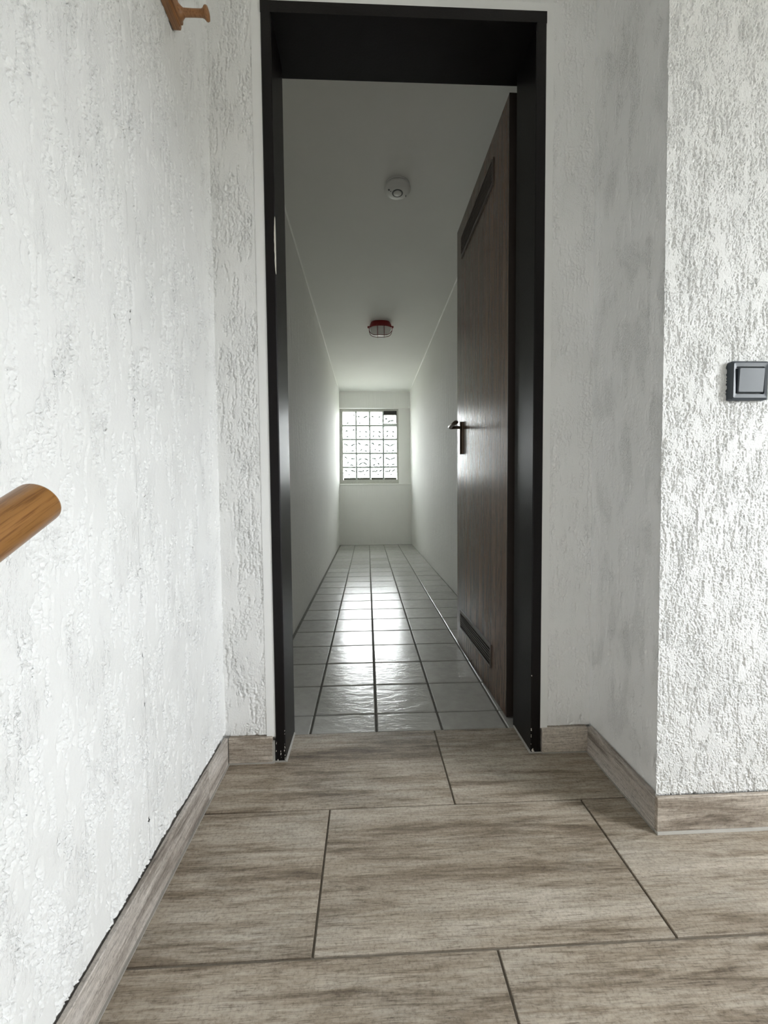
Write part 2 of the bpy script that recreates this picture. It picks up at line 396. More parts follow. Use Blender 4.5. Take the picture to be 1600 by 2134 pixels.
# corridor floor
cfloor = box('floor', (-0.30, -0.107, -0.060), (0.95, 4.75, -0.0045), M['grout_c'])
struct(cfloor, 'corridor floor of shiny square light grey tiles behind the door')
P_ = 0.2075; JC = 0.0030
tile_mesh = {}
def corridor_tile(x0, x1, y0, y1):
    w, d = round(x1 - x0, 4), round(y1 - y0, 4)
    if (w, d) not in tile_mesh:
        bm = bmesh.new(); add_box(bm, (-w / 2, -d / 2, -0.008), (w / 2, d / 2, 0), 0.0030, 2)
        o = obj('tile', bm, M['ctile'], cfloor); tile_mesh[(w, d)] = o.data
    else:
        o = bpy.data.objects.new('tile', tile_mesh[(w, d)]); C.objects.link(o); o.parent = cfloor
    o.location = ((x0 + x1) / 2, (y0 + y1) / 2, random.uniform(-0.0006, 0.0))
    o.rotation_euler = (random.uniform(-0.0022, 0.0022), random.uniform(-0.0022, 0.0022), 0)
for r in range(-1, 22):
    ya, yb = max(r * P_, -0.107), min((r + 1) * P_, CE)
    for c in range(-1, 4):
        xa, xb = c * P_, (c + 1) * P_
        corridor_tile(xa + JC + (0.002 if c == -1 else 0), xb - JC, ya + (JC if r >= 0 else 0.001), yb - JC)

# corridor walls (slightly out of plumb, as in the photo), ceiling and end wall
bm = bmesh.new(); add_hex(bm, [(-0.40, -0.06, -0.06), (CL, -0.06, -0.06), (-0.222, 4.75, -0.06), (-0.40, 4.75, -0.06),
                               (-0.40, -0.06, 2.36), (-0.228, -0.06, 2.36), (-0.200, 4.75, 2.36), (-0.40, 4.75, 2.36)])
struct(obj('wall_corridor_left', bm, M['plaster']), 'left corridor wall of off-white brushed plaster')
bm = bmesh.new(); add_hex(bm, [(CR, -0.06, -0.06), (1.05, -0.06, -0.06), (1.05, 4.75, -0.06), (0.832, 4.75, -0.06),
                               (0.819, -0.06, 2.36), (1.05, -0.06, 2.36), (1.05, 4.75, 2.36), (0.808, 4.75, 2.36)])
struct(obj('wall_corridor_right', bm, M['plaster']), 'right corridor wall of off-white brushed plaster behind the door leaf')
struct(box('ceiling', (-0.40, -0.06, CZ), (1.05, 4.75, CZ + 0.15), M['ceil']), 'corridor ceiling painted white')

bm = bmesh.new()
for xa, xb, s in ((-0.2262, -0.2015, 1), (0.8198, 0.8090, -1)):
    add_hex(bm, [(xa - s * 0.004, -0.05, CZ - 0.007), (xa + s * 0.004, -0.05, CZ - 0.005), (xb + s * 0.004, CE, CZ - 0.005), (xb - s * 0.004, CE, CZ - 0.007),
                 (xa - s * 0.004, -0.05, CZ), (xa + s * 0.007, -0.05, CZ), (xb + s * 0.007, CE, CZ), (xb - s * 0.004, CE, CZ)])
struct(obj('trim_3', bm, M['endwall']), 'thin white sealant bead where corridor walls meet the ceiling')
YR = 4.62                           # plane of the glass block panel
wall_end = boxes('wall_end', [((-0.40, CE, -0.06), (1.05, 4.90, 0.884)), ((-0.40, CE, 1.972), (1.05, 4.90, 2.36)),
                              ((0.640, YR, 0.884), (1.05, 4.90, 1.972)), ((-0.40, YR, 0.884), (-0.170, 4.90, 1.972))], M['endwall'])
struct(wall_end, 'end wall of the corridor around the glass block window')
# block panel openings: 4 columns, 5 rows
GX0, GZ0, PX, PZ = -0.166, 0.9300, 0.1985, 0.2015
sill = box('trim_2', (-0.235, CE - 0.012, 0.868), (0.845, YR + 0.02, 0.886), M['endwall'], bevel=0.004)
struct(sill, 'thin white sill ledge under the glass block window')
win = empty('window_1', (GX0 + 2 * PX, YR, GZ0)); struct(win, 'glass block window four blocks wide and five high at the corridor end')
def winpart(name, bm, mat, smooth=False):
    o = obj(name, bm, mat, win, smooth); o.location = -Vector(win.location); return o
gw, gd = 0.190, 0.08
bm = bmesh.new()
GT = GZ0 + 5 * PZ
add_box(bm, (-0.235, YR - 0.0015, 0.886), (GX0 + 0.004, YR + 0.11, 1.9719)); add_box(bm, (GX0 + 4 * PX - 0.004, YR - 0.001, 0.886), (0.650, YR + 0.11, 1.9719))
add_box(bm, (GX0, YR, GT - 0.004), (GX0 + 4 * PX, YR + 0.11, 1.9719)); add_box(bm, (GX0, YR, 0.886), (GX0 + 4 * PX, YR + 0.11, GZ0 + 0.018))
winpart('mortar_surround', bm, M['mortar'])
for i in range(1, 4):
    bm = bmesh.new(); x = GX0 + i * PX; add_box(bm, (x - 0.0115, YR + 0.002, GZ0 + 0.018), (x + 0.0115, YR + 0.085, GT - 0.004)); winpart('joint', bm, M['joint'])
for j in range(1, 5):
    bm = bmesh.new(); z = GZ0 + j * PZ; add_box(bm, (GX0 + 0.004, YR + 0.003, z - 0.0115), (GX0 + 4 * PX - 0.004, YR + 0.084, z + 0.0115)); winpart('joint', bm, M['joint'])
PAT = [  # ridge marks (x0,z0,x1,z1) in block units, bottom row first
    [[(.12, .75, .30, .62), (.55, .72, .92, .60), (.10, .35, .16, .30), (.40, .34, .50, .26)], [(.10, .60, .45, .58), (.45, .58, .55, .76), (.66, .60, .92, .74), (.52, .34, .66, .28)],
     [(.10, .60, .45, .58), (.45, .58, .55, .76), (.66, .60, .92, .74), (.52, .34, .66, .28)], [(.10, .60, .45, .58), (.42, .58, .50, .80), (.62, .60, .9, .76), (.50, .34, .62, .26)]],
    [[(.08, .78, .32, .64), (.58, .62, .90, .60), (.40, .40, .32, .16), (.52, .14, .80, .12)], [(.10, .50, .40, .62), (.60, .60, .90, .50), (.15, .14, .48, .34), (.48, .34, .80, .14)],
     [(.10, .62, .45, .60), (.66, .60, .92, .78), (.38, .44, .46, .40), (.55, .30, .70, .14), (.2, .12, .4, .14)], [(.08, .70, .48, .52), (.48, .52, .90, .70), (.2, .16, .4, .14), (.6, .14, .85, .16)]],
    [[(.08, .70, .42, .54), (.62, .54, .92, .68), (.2, .14, .35, .12), (.62, .14, .85, .16)], [(.10, .78, .32, .62), (.60, .60, .92, .60), (.42, .30, .30, .14), (.58, .16, .82, .12)],
     [(.10, .78, .32, .62), (.58, .60, .88, .60), (.40, .30, .34, .14), (.62, .16, .80, .14)], [(.08, .68, .48, .52), (.48, .52, .88, .68), (.18, .14, .34, .12), (.62, .14, .82, .18)]],
    [[(.20, .62, .40, .62), (.75, .66, .90, .70), (.25, .18, .45, .18)], [(.22, .54, .38, .58), (.65, .56, .85, .50), (.22, .14, .32, .26), (.65, .26, .78, .14), (.45, .30, .52, .30)],
     [(.20, .54, .38, .58), (.62, .56, .85, .48), (.22, .14, .32, .28), (.60, .28, .78, .12), (.45, .32, .52, .30)], [(.20, .54, .38, .60), (.65, .58, .85, .50), (.22, .14, .34, .30), (.66, .28, .76, .14)]],
    [[(.30, .14, .46, .14), (.82, .72, .94, .76)], [(.08, .66, .28, .62), (.55, .54, .88, .72), (.2, .14, .32, .16)], [(.10, .68, .30, .62), (.66, .56, .80, .66), (.66, .12, .74, .12)], [(.08, .58, .30, .54), (.28, .10, .55, .34), (.55, .34, .85, .36)]],
]
for j in range(5):
    for i in range(4):
        x0 = GX0 + i * PX + (PX - gw) / 2; z0 = GZ0 + j * PZ + (PZ - gw) / 2
        zl = z0 + (0.042 if j == 0 else 0); zh = z0 + gw
        vent = (i == 3 and j == 4)
        if vent: zh -= 0.045; x0 += 0.006; zl += 0.02
        xw = gw - (0.016 if vent else 0)
        bm = bmesh.new()
        add_box(bm, (x0, YR + 0.008, zl), (x0 + xw, YR + 0.018, zh), 0.004, 2)
        add_box(bm, (x0, YR + 0.070, zl), (x0 + xw, YR + 0.080, zh), 0.004, 2)
        old = set(bm.faces)
        for (a, b, c, d) in PAT[j][i]:
            p0 = Vector((x0 + a * xw, YR + 0.025, zl + b * (zh - zl))); p1 = Vector((x0 + c * xw, YR + 0.025, zl + d * (zh - zl)))
            mid = (p0 + p1) / 2 + Vector((0, 0, 0.004))
            add_tube(bm, [p0, mid, p1], [0.0095, 0.0150, 0.0095], 6)
        for f in bm.faces:
            if f not in old: f.material_index = 1
        winpart('glass_block', bm, [M['glass'], M['ridge']], True)
        if j == 0:
            bm = bmesh.new(); add_box(bm, (x0 + 0.008, YR + 0.006, GZ0 + 0.018), (x0 + gw - 0.006, YR + 0.02, zl), 0.002); winpart('block_edge', bm, M['channel'])
        if vent:
            bm = bmesh.new(); X0 = GX0 + 3 * PX + 0.006; X1 = GX0 + 4 * PX - 0.002; Z0 = GZ0 + 4 * PZ + 0.007; Z1 = GT + 0.006
            add_box(bm, (X0, YR - 0.006, zh), (X1, YR + 0.05, Z1), 0.004); add_box(bm, (X1 - 0.010, YR - 0.006, Z0 + 0.03), (X1, YR + 0.05, Z1), 0.002)
            add_box(bm, (X0, YR - 0.004, Z0 + 0.03), (X0 + 0.006, YR + 0.05, Z1), 0.002)
            winpart('vent_frame', bm, M['steel'])
            bm = bmesh.new(); add_box(bm, (X0, YR - 0.008, Z0), (X1, YR + 0.03, zl), 0.003); winpart('vent_sill', bm, M['pvc'])

# door wall (stair hall side) with the opening
WX0, WX1, WZ = -0.076, 0.674, 2.012
struct(boxes('wall_back', [((-0.40, Y_D + 0.010, -0.06), (WX0, -0.055, HALL_Z)), ((WX1, Y_D + 0.010, -0.06), (X_A + 0.05, -0.055, HALL_Z)),
                           ((WX0, Y_D + 0.010, WZ), (WX1, -0.055, HALL_Z))], M['hall_plain']), 'wall around the dark door frame')
wall_back = bpy.data.objects['wall_back']
relief('stucco_coat', (X_L - 0.01, Y_D, 0.070), (1, 0, 0), (-0.100) - (X_L - 0.01), 2.10, (0, -1, 0), 0.0018, 21, 1.0, 0.015, M['stucco'], wall_back, 0.009, 0.002, fs=0.75, ms=0.8)
relief('stucco_coat', (0.693, Y_D, 0.070), (1, 0, 0), X_A + 0.01 - 0.693, 2.10, (0, -1, 0), 0.0019, 33, 0.8, -0.005, M['stucco'], wall_back, 0.009, 0.002, fs=0.8, ms=0.8)
relief('stucco_coat', (-0.10, Y_D, 2.035), (1, 0, 0), 0.793, 0.10, (0, -1, 0), 0.004, 35, 0.7, -0.03, M['stucco'], wall_back)
boxes('smooth_edge', [((-0.101, Y_D - 0.0012, 0.070), (WX0 + 0.002, Y_D + 0.012, 2.036)), ((WX1 - 0.002, Y_D - 0.0012, 0.070), (0.694, Y_D + 0.012, 2.036)),
                      ((WX0 + 0.002, Y_D - 0.0012, WZ - 0.002), (WX1 - 0.002, Y_D + 0.012, 2.036))], M['hall_plain'], wall_back)

# hall left wall
wl_ = box('wall_left', (-0.42, -3.45, -1.60), (X_L - 0.012, -0.20, HALL_Z), M['hall_plain']); struct(wl_, 'left hall wall of rough white stucco')
LW_ = dict(fs=0.80, ms=0.60, pit=0.95, rough=-0.02)
relief('stucco_coat', (X_L, -0.62, 0.079), (0, 1, 0), 0.40, 2.02, (1, 0, 0), 0.0016, 51, 1.6, 0.020, M['stucco'], wl_, 0.010, 0.005, us=np.arange(0, 0.4005, 0.0021), u0=0.38, **LW_)
relief('stucco_coat', (X_L, -1.00, 0.079), (0, 1, 0), 0.38, 1.60, (1, 0, 0), 0.0012, 51, 1.6, 0.020, M['stucco'], wl_, 0.010, 0.005,
       us=np.concatenate([np.arange(0, 0.07, 0.003), np.arange(0.07, 0.3805, 0.0012)]), **LW_)
relief('stucco_coat', (X_L, -1.00, 1.679), (0, 1, 0), 0.38, 0.42, (1, 0, 0), 0.006, 53, 0.8, 0.0, M['stucco'], wl_)
relief('stucco_coat', (X_L, -3.30, 0.079), (0, 1, 0), 2.30, 2.02, (1, 0, 0), 0.012, 52, 0.8, 0.0, M['stucco'], wl_)

# alcove side wall and the bright switch wall: one corner block
wa = boxes('wall_right', [((X_A + 0.010, Y_B + 0.012, 0.0), (2.50, -0.055, HALL_Z))], M['hall_plain']); struct(wa, 'corner wall right of the door with smooth grey alcove side')
relief('stucco_coat', (0.8195, Y_B + 0.004, 0.074), (0, 1, 0), (Y_D - Y_B), 2.10, (-1, 0, 0), 0.0020, 61, 0.55, -0.035, M['stucco_fine'], wa, 0.006, 0.002, lean=(-0.0058, 0, 0), fs=0.8, ms=0.7)
relief('stucco_coat', (0.8105, Y_B, 0.0795), (1, 0, 0), 0.255, 1.78, (0, -1, 0), 0.0009, 71, 0.9, 0.025, M['stucco_rough'], wa, 0.0012, 0.0005, lean=(-0.0058, 0, 0), rough=0.22, ms=0.38, fn=2.2, fs=0.66, pit=0.8)
relief('stucco_coat', (1.0655, Y_B, 0.0795), (1, 0, 0), 1.235, 2.45, (0, -1, 0), 0.0065, 72, 1.0, 0.02, M['stucco_rough'], wa, fs=1.7, rough=0.2, ms=0.6)
relief('stucco_coat', (0.8000, Y_B, 1.8585), (1, 0, 0), 0.2655, 0.67, (0, -1, 0), 0.0040, 73, 1.0, 0.02, M['stucco_rough'], wa, fs=1.2, rough=0.2, ms=0.6)

# rest of the stair hall (out of frame): window wall, rear wall, ceiling, stair flight
x0 = HW['x']
struct(boxes('wall_window', [((x0, -3.45, -1.60), (x0 + 0.2, HW['y0'], HALL_Z)), ((x0, HW['y1'], -1.60), (x0 + 0.2, Y_B + 0.012, HALL_Z)),
                             ((x0, HW['y0'], -1.60), (x0 + 0.2, HW['y1'], HW['z0'])), ((x0, HW['y0'], HW['z1']), (x0 + 0.2, HW['y1'], HALL_Z))], M['hall_plain']),
       'white stair hall wall holding the daylight window')
struct(box('wall_rear', (-0.42, -3.45, -1.60), (x0 + 0.2, -3.30, HALL_Z), M['bounce_wall']), 'unseen rear wall of the stair hall, tone set for bounce light')
struct(box('ceiling', (-0.42, -3.45, HALL_Z), (x0 + 0.2, -0.055, HALL_Z + 0.12), M['bounce_ceiling']), 'unseen stair hall ceiling, tone set for bounce light')
w2 = boxes('window_2', [((x0 + 0.08, HW['y0'], HW['z0']), (x0 + 0.13, HW['y0'] + 0.05, HW['z1'])), ((x0 + 0.08, HW['y1'] - 0.05, HW['z0']), (x0 + 0.13, HW['y1'], HW['z1'])),
                        ((x0 + 0.08, HW['y0'], HW['z0']), (x0 + 0.13, HW['y1'], HW['z0'] + 0.05)), ((x0 + 0.08, HW['y0'], HW['z1'] - 0.05), (x0 + 0.13, HW['y1'], HW['z1']))], M['pvc'])
struct(w2, 'white framed stair hall window')
box('pane', (x0 + 0.10, HW['y0'] + 0.05, HW['z0'] + 0.05), (x0 + 0.106, HW['y1'] - 0.05, HW['z1'] - 0.05), M['pane'], w2)
for k in range(6):
    y1 = -1.05 - 0.28 * k
    st = box('floor', (-0.30, y1 - (0.30 if k < 5 else 0.90), -1.60), (2.30, y1, -0.17 * (k + 1)), M['concrete'])
    struct(st, 'stair tread below the landing')

# ------------------------------------------------------------------ skirtings
def skirt(name, label, pieces, mat, beads):
    root = empty(name, pieces[0][0]); struct(root, label)
    for lo, hi in pieces:
        bm = bmesh.new(); add_box(bm, lo, hi, 0.0012); o = obj('tile', bm, mat, root); o.location = -Vector(root.location)
    bm = bmesh.new()
    for lo, hi in beads: add_box(bm, lo, hi)
    o = obj('silicone_bead', bm, M['bead_lit'] if name == 'baseboard_front' else M['bead'], root); o.location = -Vector(root.location)  # front bead has its daylight brightness put into the colour
    return root
SK = 0.0085
skirt('baseboard_left', 'wood-look skirting tiles along the left hall wall',
      [((X_L - 0.001, -1.06, 0.001), (X_L + SK, -0.3735, 0.079)), ((X_L - 0.001, -0.3715, 0.001), (X_L + SK + 0.001, -0.2405, 0.0775))], M['wood_y'],
      [((X_L + 0.002, -1.06, 0), (X_L + SK + 0.004, -0.240, 0.003)), ((X_L + 0.002, -0.3735, 0.002), (X_L + SK - 0.0008, -0.3715, 0.077))])
skirt('baseboard_back', 'short wood-look skirting tiles left and right of the door frame',
      [((X_L + SK + 0.001, Y_D - 0.009, 0.0015), (-0.084, Y_D + 0.009, 0.072)), ((0.6775, Y_D - 0.008, 0.0015), (X_A - 0.001, Y_D + 0.009, 0.071))], M['wood_xs'],
      [((X_L + SK, Y_D - 0.012, 0), (-0.078, Y_D + 0.008, 0.0028)), ((-0.085, Y_D - 0.008, 0.0), (-0.0785, Y_D + 0.009, 0.060)), ((0.676, Y_D - 0.011, 0), (X_A, Y_D + 0.008, 0.0022))])
skirt('baseboard_right', 'shaded wood-look skirting tile on the alcove side wall',
      [((X_A - 0.0045, Y_B - 0.0005, 0.001), (X_A + 0.0095, Y_D - 0.009, 0.076))], M['wood_y'],
      [((X_A - 0.007, Y_B - 0.001, 0), (X_A + 0.005, Y_D - 0.009, 0.0022))])
skirt('baseboard_front', 'sunlit wood-look skirting tile under the light switch wall',
      [((X_A - 0.0055, Y_B - 0.0105, 0.0055), (1.44, Y_B - 0.0015, 0.081)), ((1.442, Y_B - 0.0105, 0.0055), (2.30, Y_B - 0.0015, 0.081))], M['wood_xs'],
      [((X_A - 0.005, Y_B - 0.0125, 0), (2.30, Y_B - 0.002, 0.0058))])
# ------------------------------------------------------------------ steel door frame
fr = empty('trim_1', (0.299, Y_D, 0)); struct(fr, 'dark brown painted steel door frame with chipped paint at its feet')
YF, YBK = -0.233, -0.092
def frpart(name, bm, mat, smooth=False):
    o = obj(name, bm, mat, fr, smooth); o.location = -Vector(fr.location); return o
def jamb(xo, xi, xr):
    """xo outer edge, xi opening face, xr face of the door rebate."""
    bm = bmesh.new()
    s = 1 if xi > xo else -1
    rr = 0.0025
    out = [(xo, YF + rr), (xo + s * rr, YF), (xi - s * rr, YF), (xi, YF + rr), (xi, YBK), (xr, YBK), (xr, -0.050), (xo, -0.050)]
    add_prism(bm, out, 'z', 0.0006, 1.984)
    return bm
frpart('jamb', jamb(-0.0765, -0.0495, -0.0655), M['frame'])
frpart('jamb', jamb(0.6735, 0.6455, 0.6625), M['frame'])
bm = bmesh.new()
add_prism(bm, [(YF, 1.9835), (YBK, 1.9835), (YBK, 1.998), (-0.050, 1.998), (-0.050, 2.0125), (YF, 2.0125)], 'x', -0.0765, 0.6735)
frpart('head', bm, M['frame'])
bm = bmesh.new(); add_hex(bm, [(-0.0495, -0.236, 0), (-0.0440, -0.236, 0), (-0.0455, -0.100, 0), (-0.0495, -0.100, 0), (-0.0495, -0.236, 0.004), (-0.0465, -0.236, 0.003), (-0.0475, -0.100, 0.003), (-0.0495, -0.100, 0.004)])
add_hex(bm, [(0.6405, -0.236, 0), (0.6455, -0.236, 0), (0.6455, -0.100, 0), (0.6420, -0.100, 0), (0.643, -0.236, 0.003), (0.6455, -0.236, 0.004), (0.6455, -0.100, 0.004), (0.644, -0.100, 0.003)])
add_box(bm, (-0.079, -0.2365, 0), (-0.045, YF, 0.003)); add_box(bm, (0.6410, -0.2365, 0), (0.676, YF, 0.003))
frpart('silicone_bead', bm, M['bead'])
# chips of bare paint
def chip_poly(bm, pts, face, off):
    """pts in (a,z); face 'front' -> a is x on the front face, 'in' handled by wrapping the edge."""
    vs = [bm.verts.new((p[0], YF - off, p[1])) for p in pts] + [bm.verts.new((p[0], YF + 0.0004, p[1])) for p in pts]
    n = len(pts); bm.faces.new(vs[:n])
    for i in range(n): bm.faces.new((vs[i], vs[(i + 1) % n], vs[n + (i + 1) % n], vs[n + i]))
bm = bmesh.new()
xe = -0.0495
zz = np.linspace(1.327, 1.474, 18); r3 = random.Random(3)
wv = [0.0026 * max(0.0, math.sin(math.pi * ((z - 1.327) / 0.147))) ** 0.55 * r3.uniform(0.75, 1.1) for z in zz]
chip_poly(bm, [(xe - w, z) for w, z in zip(wv, zz)] + [(xe + 0.0006, z) for z in reversed(zz)], 'front', 0.0006)
vs = []
for w, z in zip(wv, zz): vs.append((bm.verts.new((xe + 0.0006, YF - 0.0006, z)), bm.verts.new((xe + 0.0006, YF + 0.004 + w, z))))
for a, b in zip(vs, vs[1:]): bm.faces.new((a[0], b[0], b[1], a[1]))
for k in range(24):
    edge = r3.random()
    if edge < 0.42: cx = xe - r3.uniform(0.0005, 0.003)
    elif edge < 0.62: cx = -0.0765 + r3.uniform(0.0005, 0.004)
    else: cx = r3.uniform(-0.074, -0.052)
    cz = 0.004 + 0.125 * r3.random() ** 2.2; s = r3.uniform(0.0004, 0.0014)
    if edge >= 0.62 and cz > 0.045: continue
    chip_poly(bm, [(cx + s * math.cos(t) * r3.uniform(0.5, 1.1), cz + 2.4 * s * math.sin(t + 0.4) * r3.uniform(0.3, 1.3)) for t in np.linspace(0, 2 * math.pi, 8)[:-1]], 'front', 0.0005)
xr_ = 0.6455
for cz, cx, s in ((0.006, 0.650, 0.0034), (0.010, 0.6515, 0.0022), (0.004, 0.654, 0.002), (0.066, 0.6465, 0.0018), (0.070, 0.6468, 0.0016), (0.052, 0.6463, 0.001), (0.047, 0.6464, 0.0013), (0.225, 0.6465, 0.0014), (0.026, 0.646, 0.0008)):
    chip_poly(bm, [(cx + s * math.cos(t) * r3.uniform(0.4, 1.1), cz + 1.5 * s * math.sin(t) * r3.uniform(0.4, 1.2)) for t in np.linspace(0, 2 * math.pi, 8)[:-1]], 'front', 0.0005)
tag(frpart('paint_chips', bm, M['chip']), 'bare white chips in the dark paint', kind='stuff')

# ------------------------------------------------------------------ door leaf, opened into the corridor
DA = math.atan2(0.636 - 0.624, 0.671)
door = empty('door_1', (0.636, -0.055, 0.0), DA); struct(door, 'dark oak veneered door leaf opened inwards against the right corridor wall')
# local frame: +y along the leaf towards the free edge, -x = visible face (x=0), thickness towards +x
LW, LT, LZ0, LZ1 = 0.673, 0.040, 0.006, 1.973
VENTS = ((0.145, 0.590, 1.806, 1.900), (0.150, 0.602, 0.104, 0.190))
bm = bmesh.new()
zs = [LZ0, VENTS[1][2] + 0.006, VENTS[1][3] - 0.006, VENTS[0][2] + 0.006, VENTS[0][3] - 0.006, LZ1]
add_box(bm, (0, 0.002, zs[0]), (LT, LW, zs[1])); add_box(bm, (0, 0.002, zs[2]), (LT, LW, zs[3])); add_box(bm, (0, 0.002, zs[4]), (LT, LW, zs[5]))
for k, (za, zb) in enumerate(((zs[1], zs[2]), (zs[3], zs[4]))):
    v = VENTS[1 - k]
    add_box(bm, (0, 0.002, za), (LT, v[0] + 0.006, zb)); add_box(bm, (0, v[1] - 0.006, za), (LT, LW, zb))
obj('leaf', bm, M['veneer'], door)
box('edge_band', (-0.0004, -0.001, LZ0), (LT + 0.0004, 0.0022, LZ1), M['door_edge'], door)  # dark brown edging, with some of the hinge-side shade put into its colour
for (y0, y1, z0, z1) in VENTS:
    up = z0 > 1
    bm = bmesh.new(); b = 0.011; t_ = 0.0045
    lo_b, hi_b = (0.016, 0.006) if up else (0.006, 0.016)
    add_box(bm, (-t_, y0, z0), (0.004, y1, z0 + lo_b), 0.0008); add_box(bm, (-t_, y0, z1 - hi_b), (0.004, y1, z1), 0.0008)
    add_box(bm, (-t_, y0, z0 + lo_b), (0.004, y0 + b, z1 - hi_b), 0.0008); add_box(bm, (-t_, y1 - 0.007, z0 + lo_b), (0.004, y1, z1 - hi_b), 0.0008)
    g = obj('ventilation_grille', bm, M['vent'], door)
    g['label'] = 'upper slotted brown vent grille' if up else 'lower slotted brown vent grille'
    n = 6; pitch = (z1 - z0 - lo_b - hi_b) / n
    for k in range(1, n):
        z = z0 + lo_b + pitch * k
        bm = bmesh.new(); add_box(bm, (-t_ + 0.001, y0 + b, z - 0.0018), (0.003, y1 - 0.007, z + 0.0018)); obj('slat', bm, M['vent'], g)
    box('backing', (0.020, y0 + 0.006, z0 + 0.006), (0.022, y1 - 0.006, z1 - 0.006), M['void'], g)
# handle: rounded long plate and lever
bm = bmesh.new()
py, pz0, pz1 = 0.585, 0.925, 1.070
pro = [(-0.019, 0.0), (-0.0185, -0.004), (-0.013, -0.0085), (-0.006, -0.0105), (0.006, -0.0105), (0.013, -0.0085), (0.0185, -0.004), (0.019, 0.0)]
add_prism(bm, [(x, py + y) for y, x in pro], 'z', pz0, pz1)
plate = obj('handle_plate', bm, M['bronze'], door, True)
bm = bmesh.new()
pts = [(-0.008, py, 1.046), (-0.030, py, 1.046), (-0.044, py, 1.046), (-0.053, py - 0.004, 1.046), (-0.058, py - 0.014, 1.047), (-0.059, py - 0.035, 1.048), (-0.058, py - 0.075, 1.049), (-0.055, py - 0.112, 1.050), (-0.050, py - 0.122, 1.050)]
add_tube(bm, pts, [0.0075, 0.0070, 0.0078, 0.0090, 0.0095, 0.0085, 0.0088, 0.0092, 0.0050], 12)
obj('lever', bm, M['bronze'], plate, True)
box('latch_plate', (0.010, LW - 0.0002, 0.90), (0.030, LW + 0.0015, 1.10), M['bronze'], door)

# ------------------------------------------------------------------ handrail (lower left)
hr = empty('handrail', (-0.136, -0.930, 0.741))
tag(hr, 'round varnished oak handrail ending in mid air before the left stucco wall', 'handrail')
al = math.radians(27.7); RR = 0.0208
axv = Vector((0, -math.cos(al), -math.sin(al)))
bm = bmesh.new()
prof = [(0.0, 0.0)] + [(RR - 0.005 + 0.005 * math.sin(t), 0.005 - 0.005 * math.cos(t)) for t in np.linspace(0, math.pi / 2, 6)] + [(RR, 0.05), (RR, 0.35), (RR, 0.9)]
add_lathe(bm, prof[1:], (0, 0, 0), 'y', 40)
rot = Matrix.Rotation(-(math.pi - al) if False else 0, 4, 'X')
# lathe runs along +y from the tip; turn it so that +y maps onto the descending axis
q = Vector((0, 1, 0)).rotation_difference(axv).to_matrix().to_4x4()
bm.transform(Matrix.Identity(4))
rail = obj('rail', bm, M['handrail'], hr, True)
rail.rotation_euler = q.to_euler()
for d in (0.30, 0.80):
    p = axv * d
    bm = bmesh.new()
    wx = X_L - (-0.136)
    add_tube(bm, [p + Vector((0, 0, -RR + 0.004)), p + Vector((0, 0, -0.045)), p + Vector((-0.02, 0, -0.058)), p + Vector((wx - 0.008, 0, -0.058))], 0.006, 10)
    add_lathe(bm, [(0.026, wx - 0.008), (0.026, wx + 0.003), (0.020, wx + 0.006)], p + Vector((0, 0, -0.058)), 'x', 20)
    obj('bracket', bm, M['steel'], hr, True)

# ------------------------------------------------------------------ coat rack (upper left)
rk = empty('coat_rack', (X_L, -0.416, 1.746))
tag(rk, 'varnished wooden coat peg rail high on the left stucco wall', 'coat rack')
bm = bmesh.new()
h = 0.0200; outl = []
for t in np.linspace(-math.pi / 2, math.pi / 2, 9): outl.append((-h * 0.55 + 0.55 * h * math.cos(t), h * math.sin(t)))
outl += [(-0.62, h), (-0.62, -h)]
add_prism(bm, outl, 'x', 0.0015, 0.022)
bmesh.ops.bevel(bm, geom=[e for e in bm.edges if all(abs(v.co.x - 0.022) < 1e-5 for v in e.verts)], offset=0.007, segments=3, affect='EDGES')
obj('board', bm, M['rack'], rk, True)
for k in range(4):
    yk = -0.022 - 0.165 * k
    bm = bmesh.new()
    add_lathe(bm, [(0.0135, 0.0), (0.0132, 0.002), (0.0095, 0.006), (0.0068, 0.010), (0.0064, 0.030), (0.0066, 0.046), (0.0080, 0.050), (0.0116, 0.0535), (0.0122, 0.0562), (0.0112, 0.0590), (0.005, 0.0608)], (0.0205, yk, 0.001), 'x', 24)
    obj('peg', bm, M['rack'], rk, True)

# ------------------------------------------------------------------ light switch (right)
SX, SZ, SY = 0.9425, 0.9335, Y_B
sw = empty('light_switch', (SX + 0.0405, SY, SZ + 0.0405)); tag(sw, 'square anthracite rocker light switch on the bright white stucco wall', 'light switch')
def swpart(name, bm, mat, smooth=False, parent=None):
    o = obj(name, bm, mat, sw if parent is None else parent, smooth); o.location = -Vector(sw.location); return o
def rrect(x0, x1, z0, z1, r, n=4):
    pts = []
    for cx, cz, a0 in ((x1 - r, z1 - r, 0), (x0 + r, z1 - r, 90), (x0 + r, z0 + r, 180), (x1 - r, z0 + r, 270)):
        for k in range(n + 1):
            a = math.radians(a0 + 90 * k / n); pts.append((cx + r * math.cos(a), cz + r * math.sin(a)))
    return pts
def loft(bm, secs, y_list, cap_last=True):
    rings = [[bm.verts.new((x, y, z)) for x, z in s] for s, y in zip(secs, y_list)]
    for a, b in zip(rings, rings[1:]):
        n = len(a)
        for k in range(n): bm.faces.new((a[k], a[(k + 1) % n], b[(k + 1) % n], b[k]))
    if cap_last: bm.faces.new(rings[-1])
    return rings
x1, z1 = SX + 0.081, SZ + 0.0795
bm = bmesh.new()
